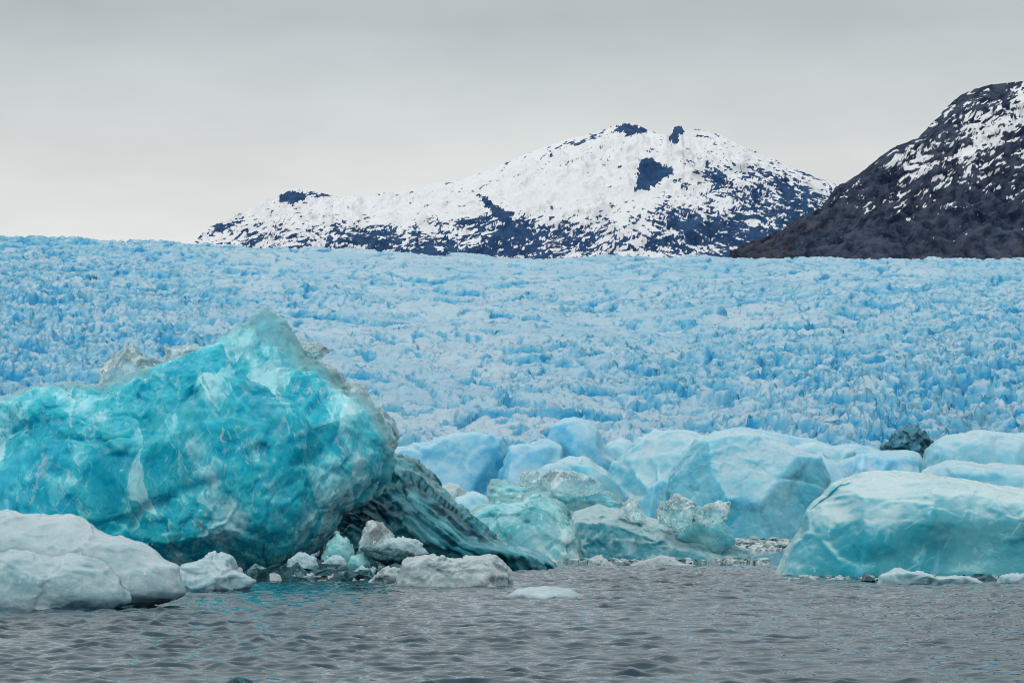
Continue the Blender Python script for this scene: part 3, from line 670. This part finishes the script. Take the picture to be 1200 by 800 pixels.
o = berg("ice_floe", [(458, 694), (466, 668), (474, 657), (485, 654), (500, 651), (520, 653), (540, 655), (555, 652), (570, 650), (582, 651), (592, 660), (600, 670), (602, 686), (598, 696)], 95.5, ICE_GREY, sink=0.4, core=(ICE_HEART, 0.86, 0.25), front=1.2, back=1.6,
         N=90, power=2.8, facets=16, seed=37, lean=0.2, scallop=((0.8, 0.1), (0.25, 0.035)), rough=0.03, rough_l=0.15)
tag(o, "long grey white block of ice before the striated berg", "ice floe")
o = berg("ice_floe", [(572, 710), (584, 698), (605, 690), (640, 686), (668, 689), (682, 697), (690, 710)], 82, ICE_WHITE, sink=0.5, front=1.5, back=1.5, N=44, power=2.0, facets=4, seed=39,
         scallop=((0.7, 0.03),), rough=0.01, rough_l=0.2)
tag(o, "low flat grey floe lying alone on open water", "ice floe")
o = berg("ice_floe", [(1027, 692), (1031, 674), (1045, 670), (1055, 666), (1059, 672), (1075, 669), (1090, 673), (1100, 678), (1135, 675), (1152, 681), (1158, 692)], 98, ICE_WHITE, core=(ICE_HEART, 0.90, 0.08), front=0.8, back=1.0,
         N=70, power=2.4, facets=10, seed=41, lean=0.1, scallop=((0.6, 0.09), (0.22, 0.04)), rough=0.03, rough_l=0.15)
tag(o, "small white lumpy floe along the milky berg's waterline", "ice floe")
o = berg("ice_floe", [(1166, 690), (1172, 675), (1185, 672), (1215, 673), (1225, 690)], 100, ICE_WHITE, front=0.6, back=0.8, N=40, facets=10, seed=43, scallop=((0.5, 0.07), (0.2, 0.03)), rough=0.02, rough_l=0.15)
tag(o, "tiny white floe next to the black wedge under the milky berg", "ice floe")

# --- blocks piled under the overhang
PILE = [("ice_chunk", [(376, 660), (383, 637), (395, 624), (408, 634), (414, 646), (412, 662)], 116, ICE_CLEARBLUE, 0.8, "upright teal wedge of ice wedged under the overhang"),
        ("ice_chunk", [(334, 672), (338, 656), (348, 649), (360, 648), (369, 653), (373, 664), (370, 678), (340, 680)], 110, ICE_WHITE, 0.7, "rounded white chunk at the foot of the overhang"),
        ("ice_chunk", [(372, 668), (384, 653), (400, 651), (408, 661), (402, 674), (380, 676)], 111, ICE_WHITE, 0.7, "white boulder of ice next to the rounded white chunk"),
        ("ice_chunk", [(402, 668), (412, 652), (428, 646), (440, 654), (442, 668), (430, 678), (408, 678)], 112, ICE_CLEARBLUE, 0.8, "teal chunk between the white boulder and the clear lump"),
        ("ice_chunk", [(420, 645), (424, 624), (434, 611), (446, 612), (460, 624), (464, 640), (452, 660), (428, 662)], 117, ICE_CLEAR, 0.9, "glassy grey lump leaning on the striated berg"),
        ("ice_chunk", [(436, 641), (450, 633), (472, 630), (488, 634), (503, 649), (488, 653), (462, 646)], 113, ICE_WHITE, 0.8, "white slab lying on top of the dark wedge"),
        ("ice_chunk", [(421, 642), (440, 643), (478, 646), (482, 654), (472, 664), (455, 662), (436, 655)], 111.5, ICE_BLACK, 0.7, "black and white wedge of wet ice under the white slab"),
        ("ice_chunk", [(426, 690), (432, 680), (448, 668), (462, 664), (472, 668), (474, 690)], 101, ICE_GREY, 0.7, "grey slanting slab against the long grey block"),
        ("ice_chunk", [(309, 684), (316, 671), (328, 666), (335, 672), (336, 682)], 109, ICE_CLEARBLUE, 0.5, "small teal block below the overhang's lowest lip"),
        ("ice_chunk", [(348, 682), (354, 675), (366, 673), (370, 678), (366, 686)], 105, ICE_GREY, 0.4, "little grey pebble of ice before the white boulders"),
        ("ice_chunk", [(406, 688), (412, 671), (424, 664), (440, 666), (436, 686)], 105, ICE_CLEARBLUE, 0.6, "dull teal slab tilted behind the grey slanting slab"),
        ("ice_chunk", [(380, 690), (386, 678), (400, 672), (408, 680), (408, 692)], 104, ICE_BLACK, 0.5, "black lump of ice before the teal chunk"),
        ("ice_chunk", [(412, 656), (420, 644), (430, 650), (446, 662), (440, 674), (420, 672)], 113.5, ICE_BLACK, 0.7, "black block propping up the dark wedge"),
        ("ice_chunk", [(455, 668), (470, 650), (500, 648), (512, 668), (505, 690), (460, 690)], 115, ICE_BLACK, 1.0, "dark block behind the long grey block carrying the white slab")]
for k, (nm, pts, Y, m, th, lab) in enumerate(PILE):
    o = berg(nm, pts, Y, m, front=th, back=th * 1.1, N=40, power=2.5, facets=14, seed=60 + k, scallop=((0.7, 0.10), (0.25, 0.03)), rough=0.02, rough_l=0.15)
    tag(o, lab, "ice chunk", "chunks piled under the overhang")

# --- clear and teal blocks in the middle
o = berg("ice_block", [(550, 675), (553, 602), (565, 594), (580, 590), (584, 584), (600, 587), (612, 587), (616, 581), (630, 579), (646, 583), (660, 593), (665, 605), (672, 612), (677, 622), (678, 640), (680, 656), (670, 672)],
         158, ICE_CLEARBLUE, sink=0.5, core=(ICE_CLEARCORE, 0.92, 0.4), front=3.0, back=3.0, centre=(620, 632), N=150, power=4.0, facets=9, cut=(0.86, 0.97), seed=81, lean=0.12, smooth=0.05, scallop=((1.6, 0.24), (0.6, 0.08)), rough=0.04, rough_l=0.4)
tag(o, "glassy pale cyan block with stepped top behind striated berg", "ice block")
lay = berg("ice_block", [(571, 600), (572, 572), (576, 563), (590, 566), (605, 568), (625, 568), (640, 573), (668, 577), (700, 575), (716, 576), (729, 588), (733, 602), (731, 660), (660, 665), (574, 660)], 178, ICE_CLEARBLUE, sink=0.4, core=(ICE_CLEARCORE, 0.92, 0.35), front=2.5, back=3.0, centre=(650, 620),
           N=120, power=4.0, facets=8, seed=83, lean=0.2, scallop=((1.4, 0.26), (0.5, 0.1)), rough=0.05, rough_l=0.4, aniso=np.diag([0.45, 1, 1.6]))
tag(lay, "layered cyan ledge of ice carrying a frosted block", "ice block")
o = berg("ice_block", [(637, 582), (638, 557), (645, 551), (662, 552), (682, 555), (700, 560), (705, 567), (702, 578), (672, 582)], 177, ICE_CLEAR, front=1.2, back=1.2, N=64, power=3.4, facets=10, seed=85,
         scallop=((0.9, 0.08), (0.3, 0.04)), rough=0.03, rough_l=0.2)
tag(o, "oblong frosted block resting on the layered cyan ledge", "ice block")
o = berg("ice_chunk", [(610, 570), (611, 558), (616, 552), (625, 551), (637, 557), (633, 571)], 177, ICE_CLEAR, front=0.8, back=0.8, N=40, facets=12, seed=87, scallop=((0.6, 0.12), (0.25, 0.04)), rough=0.02, rough_l=0.15)
tag(o, "glassy knob of ice beside the oblong frosted block", "ice chunk")
lt = berg("iceberg", [(664, 680), (664, 610), (675, 598), (690, 591), (706, 590), (725, 597), (755, 605), (775, 611), (800, 617), (830, 625), (860, 634), (880, 644), (890, 653), (890, 680)], 163, ICE_MATTE, sink=0.5, front=4.0, back=4.0,
          centre=(760, 645), N=130, power=2.3, facets=8, seed=89, lean=0.5, scallop=((1.6, 0.13), (0.6, 0.05)), rough=0.04, rough_l=0.3)
tag(lt, "long low deep teal berg with a grey frosted back", "iceberg")
berg("spike", [(724, 604), (733, 588), (740, 581), (745, 582), (750, 592), (757, 608), (740, 612)], 163, ICE_CLEAR, front=0.7, back=0.7, N=36, facets=12, seed=91, scallop=((0.6, 0.1),), rough=0.02, rough_l=0.15, parent=lt)
berg("fin", [(792, 630), (801, 618), (812, 611), (830, 612), (846, 608), (856, 622), (864, 636), (840, 650)], 162.5, ICE_CLEARBLUE, front=0.8, back=0.9, N=40, facets=10, seed=93, scallop=((0.8, 0.1),), rough=0.02, rough_l=0.15, parent=lt)
o = berg("ice_chunk", [(771, 602), (773, 588), (785, 586), (788, 578), (795, 577), (806, 587), (815, 591), (813, 604), (809, 614), (800, 622), (782, 618), (773, 608)], 161, ICE_CLEAR, front=1.2, back=1.2, N=64, power=2.6, facets=18, seed=95,
         scallop=((0.8, 0.14), (0.3, 0.05)), rough=0.02, rough_l=0.15)
tag(o, "knobbly glass clear chunk on the long teal berg", "ice chunk")
o = berg("ice_chunk", [(811, 604), (820, 596), (830, 589), (842, 587), (856, 588), (855, 599), (845, 609), (833, 617), (822, 616)], 161.5, ICE_CLEAR, front=1.0, back=1.0, N=48, power=2.6, facets=16, seed=97,
         scallop=((0.8, 0.12), (0.3, 0.04)), rough=0.02, rough_l=0.15)
tag(o, "wing shaped clear chunk next to the knobbly clear one", "ice chunk")

# --- milky berg, front of the row on the other side of the channel
o = berg("iceberg", [(890, 740), (903, 692), (913, 668), (921, 650), (927, 640), (940, 620), (942, 610), (948, 597), (956, 589), (970, 580), (980, 567), (1000, 558), (1015, 551), (1035, 548), (1055, 550), (1080, 554), (1110, 557), (1150, 565),
                     (1175, 570), (1200, 572), (1260, 580), (1330, 600), (1385, 640), (1405, 740)], 115, ICE_RIGHT, front=4.5, back=5.0, centre=(1120, 660), N=220, power=2.8, facets=8, seed=101, lean=0.10, brow=((950, 618, 1250, 606, 0.55),), cuts=(((-0.8, -0.55, 0.25), 0.80),), smooth=0.3,
         scallop=((3.4, 0.10), (1.3, 0.05), (0.5, 0.02)), rough=0.025, rough_l=0.5, pushes=((985, 600, 30, -0.5), (1080, 600, 40, 0.7), (1010, 630, 26, 0.6), (1160, 600, 40, 0.5), (1110, 655, 50, -0.4)))
tag(o, "broad milky teal berg with glossy streaked sloping edge", "iceberg")

# --- bergs farther out, towards the glacier
FARB = [
    ([(783, 575), (787, 555), (795, 543), (803, 533), (820, 512), (840, 508), (852, 505), (880, 503), (900, 507), (925, 518), (945, 527), (965, 534), (975, 560), (968, 600), (955, 622), (935, 640), (860, 640), (840, 630), (810, 615), (788, 598)],
     356, ICE_PALE, 11, 12, (875, 575), 150, 103, 0.25, "great rounded dome of pale blue ice beside the channel"),
    ([(930, 560), (945, 538), (966, 529), (985, 538), (998, 551), (1012, 572), (1005, 620), (940, 640)], 366, ICE_BLUE, 8, 8, None, 70, 105, 0.2, "saturated blue berg tucked against the pale dome"),
    ([(716, 560), (722, 543), (731, 534), (746, 524), (760, 510), (780, 501), (800, 500), (820, 502), (838, 514), (845, 560), (820, 630), (720, 650)], 385, ICE_PALE, 10, 10, None, 110, 107, 0.3, "pale blue berg with slanting shoulder touching the dome"),
    ([(626, 600), (628, 556), (640, 545), (655, 537), (668, 531), (685, 532), (693, 535), (702, 542), (716, 551), (726, 563), (736, 582), (742, 640), (630, 650)], 260, ICE_PALE, 6, 6, None, 100, 109, 0.35, "pale tent shaped berg behind the frosted block"),
    ([(430, 580), (440, 530), (462, 522), (480, 518), (500, 516), (530, 507), (560, 505), (590, 510), (600, 524), (598, 560), (590, 620), (440, 640)], 440, ICE_BLUE, 12, 12, None, 120, 111, 0.2, "wide sky blue berg with a cracked face behind striated berg"),
    ([(580, 600), (588, 545), (596, 522), (615, 518), (640, 511), (660, 520), (668, 560), (660, 630), (585, 640)], 425, ICE_BLUE, 9, 9, None, 90, 113, 0.2, "sky blue berg between the cracked berg and the round head"),
    ([(634, 560), (641, 512), (648, 498), (660, 489), (674, 486), (690, 490), (701, 499), (710, 518), (722, 534), (735, 560), (725, 630), (640, 640)], 432, ICE_BLUE, 9, 9, None, 100, 115, 0.2, "round headed deep blue berg rising above its neighbours"),
    ([(698, 560), (704, 528), (712, 516), (726, 512), (746, 518), (752, 540), (748, 620), (700, 630)], 450, ICE_PALE, 7, 7, None, 60, 117, 0.2, "low grey blue shoulder beside the round headed berg"),
    ([(820, 560), (832, 506), (850, 502), (875, 498), (900, 501), (930, 506), (960, 513), (985, 520), (1012, 518), (1040, 525), (1060, 560), (1040, 630), (830, 630)], 520, ICE_BLUE, 10, 12, None, 110, 119, 0.4, "long flat blue berg behind the pale dome"),
    ([(925, 560), (935, 521), (960, 519), (985, 523), (1005, 526), (1012, 535), (1020, 600), (940, 610)], 460, ICE_PALE, 6, 6, None, 60, 121, 0.4, "small weathered white berg behind the saturated blue one"),
    ([(978, 560), (987, 540), (1005, 535), (1020, 528), (1032, 524), (1060, 525), (1085, 528), (1096, 548), (1090, 620), (985, 630)], 395, ICE_BLUE, 8, 9, None, 90, 123, 0.3, "light blue hummocky berg beyond the milky berg's peak"),
    ([(1084, 560), (1087, 540), (1091, 524), (1100, 515), (1115, 507), (1145, 503), (1175, 504), (1200, 505), (1245, 510), (1270, 560), (1262, 620), (1090, 625)], 420, ICE_PALE, 10, 10, None, 110, 125, 0.2, "tall smooth blue green berg behind the milky berg"),
    ([(1080, 575), (1092, 550), (1108, 541), (1120, 537), (1150, 540), (1200, 543), (1250, 549), (1275, 580), (1265, 630), (1085, 635)], 300, ICE_PALE, 7, 7, None, 90, 127, 0.4, "low whitish blue berg between the milky and blue green bergs"),
    ([(513, 590), (516, 568), (527, 563), (539, 567), (546, 577), (548, 620), (516, 625)], 270, ICE_WHITE, 2.5, 2.5, None, 50, 129, 0.2, "little white hummock before the cracked blue berg"),
    ([(520, 610), (533, 581), (555, 577), (573, 584), (580, 610), (575, 640), (525, 640)], 262, ICE_PALE, 3, 3, None, 50, 131, 0.3, "small pale berg next to the little white hummock"),
]
for pts, Y, m, fr, bk, cen, N, seed, lean, lab in FARB:
    s = Y / 400.0
    o = berg("iceberg", pts, Y, m, sink=0.6, front=fr, back=bk, centre=cen, N=N, power=2.3, facets=13, seed=seed, lean=lean, scallop=((9 * s, 0.50 * s), (3.4 * s, 0.15 * s), (1.2 * s, 0.06 * s)), smooth=0.15, rough=0.07 * s, rough_l=1.4 * s)
    tag(o, lab, "iceberg", "icebergs before the glacier")

# --- low slivers of ice at the waterline
SLIV = [([(686, 676), (690, 655), (700, 650), (712, 656), (719, 662), (724, 676)], 143, ICE_GREY, "low grey lump of ice before the long teal berg"),
        ([(728, 674), (740, 661), (755, 656), (775, 651), (790, 654), (800, 661), (834, 666), (836, 676)], 141, ICE_GREY, "long low grey sliver trailing out before the teal berg"),
        ([(716, 674), (724, 664), (738, 661), (742, 674)], 140, ICE_BLACK, "dark wet lump between the two low grey ones"),
        ([(1135, 682), (1148, 676), (1160, 672), (1170, 680), (1172, 686)], 104, ICE_BLACK, "black wedge of ice before the milky berg"),
        ([(722, 684), (730, 677), (745, 676), (752, 684)], 108, ICE_BLACK, "thin black ice scrap on open water near the low slivers"),
        ([(262, 806), (268, 796), (280, 792), (294, 796), (302, 806)], 38, ICE_BLACK, "dark rounded lump awash in the open chop"),
        ([(318, 750), (321, 744), (330, 746), (332, 751)], 53, ICE_BLACK, "tiny dark scrap bobbing on open water by the white floe"),
        ([(1008, 681), (1014, 674), (1022, 676), (1026, 682)], 102, ICE_BLACK, "dark crumb of ice beside the small lumpy floe")]
for k, (pts, Y, m, lab) in enumerate(SLIV):
    o = berg("ice_chunk", pts, Y, m, front=0.9 * Y / 140, back=0.9 * Y / 140, N=36, power=2.2, facets=10, seed=140 + k, lean=0.2, scallop=((0.6 * Y / 140, 0.08 * Y / 140),), rough=0.03 * Y / 140, rough_l=0.15)
    tag(o, lab, "ice chunk")

# --- solid dark block standing in for a dirty hollow low in the glacier front
o = berg("serac", [(1036, 545), (1040, 522), (1050, 508), (1060, 498), (1072, 500), (1083, 508), (1089, 520), (1088, 545)], 835, ICE_DIRTY, front=9, back=12, N=70, power=2.6, facets=18, seed=161, scallop=((5, 1.6), (2, 0.6)), rough=0.4, rough_l=1.5)
tag(o, "dark dirty ice block standing in for a hollow at the foot of the glacier", "serac")

# --- brash: crumbs of ice drifting in the gaps and under the overhang
def brash(name, spots, mat, seed, label):
    rng = np.random.default_rng(seed); V = []; Q = []; n0 = 0
    base = np.array([[-1, -1, -1], [1, -1, -1], [1, 1, -1], [-1, 1, -1], [-.7, -.7, 1], [.7, -.7, 1], [.7, .7, 1], [-.7, .7, 1]], float)
    qs = np.array([[0, 3, 2, 1], [4, 5, 6, 7], [0, 1, 5, 4], [1, 2, 6, 5], [2, 3, 7, 6], [3, 0, 4, 7]])
    for (u0, u1, Y0, Y1, n, s0, s1, zh) in spots:
        for k in range(n):
            Y = rng.uniform(Y0, Y1); x = (rng.uniform(u0, u1) - 600) / F * Y
            s = s0 + (s1 - s0) * rng.random() ** 3
            b = base * np.array([s * rng.uniform(.7, 1.6), s * rng.uniform(.7, 1.4), s * rng.uniform(.25, .6)]) + rng.normal(size=(8, 3)) * s * 0.22
            a = rng.uniform(0, 6.3); c, d = math.cos(a), math.sin(a)
            b = b @ np.array([[c, d, 0], [-d, c, 0], [0, 0, 1]]) + np.array([x, Y, rng.uniform(0, zh)])
            V.append(b); Q.append(qs + n0); n0 += 8
    o = link(name, np_mesh(name, np.concatenate(V), np.concatenate(Q), mat, smooth=False))
    return tag(o, label, kind="stuff")
brash("brash_ice", [(865, 925, 215, 345, 320, 0.12, 0.7, 0.1), (670, 900, 150, 163, 130, 0.06, 0.35, 0.05), (300, 470, 104, 116, 160, 0.06, 0.35, 0.2), (910, 1200, 104, 111, 90, 0.05, 0.25, 0.04), (590, 700, 150, 170, 60, 0.05, 0.3, 0.05)],
      ICE_GREY, 5, "grey crumbs of brash ice drifting along the bergs' waterlines")
brash("dark_brash_ice", [(295, 470, 104, 118, 330, 0.10, 0.55, 0.35), (640, 900, 148, 162, 60, 0.06, 0.3, 0.04), (865, 925, 215, 345, 120, 0.15, 0.6, 0.1), (1000, 1200, 105, 111, 40, 0.05, 0.3, 0.05)],
      ICE_BLACK, 6, "dark wet crumbs of brash ice heaped under the overhang")
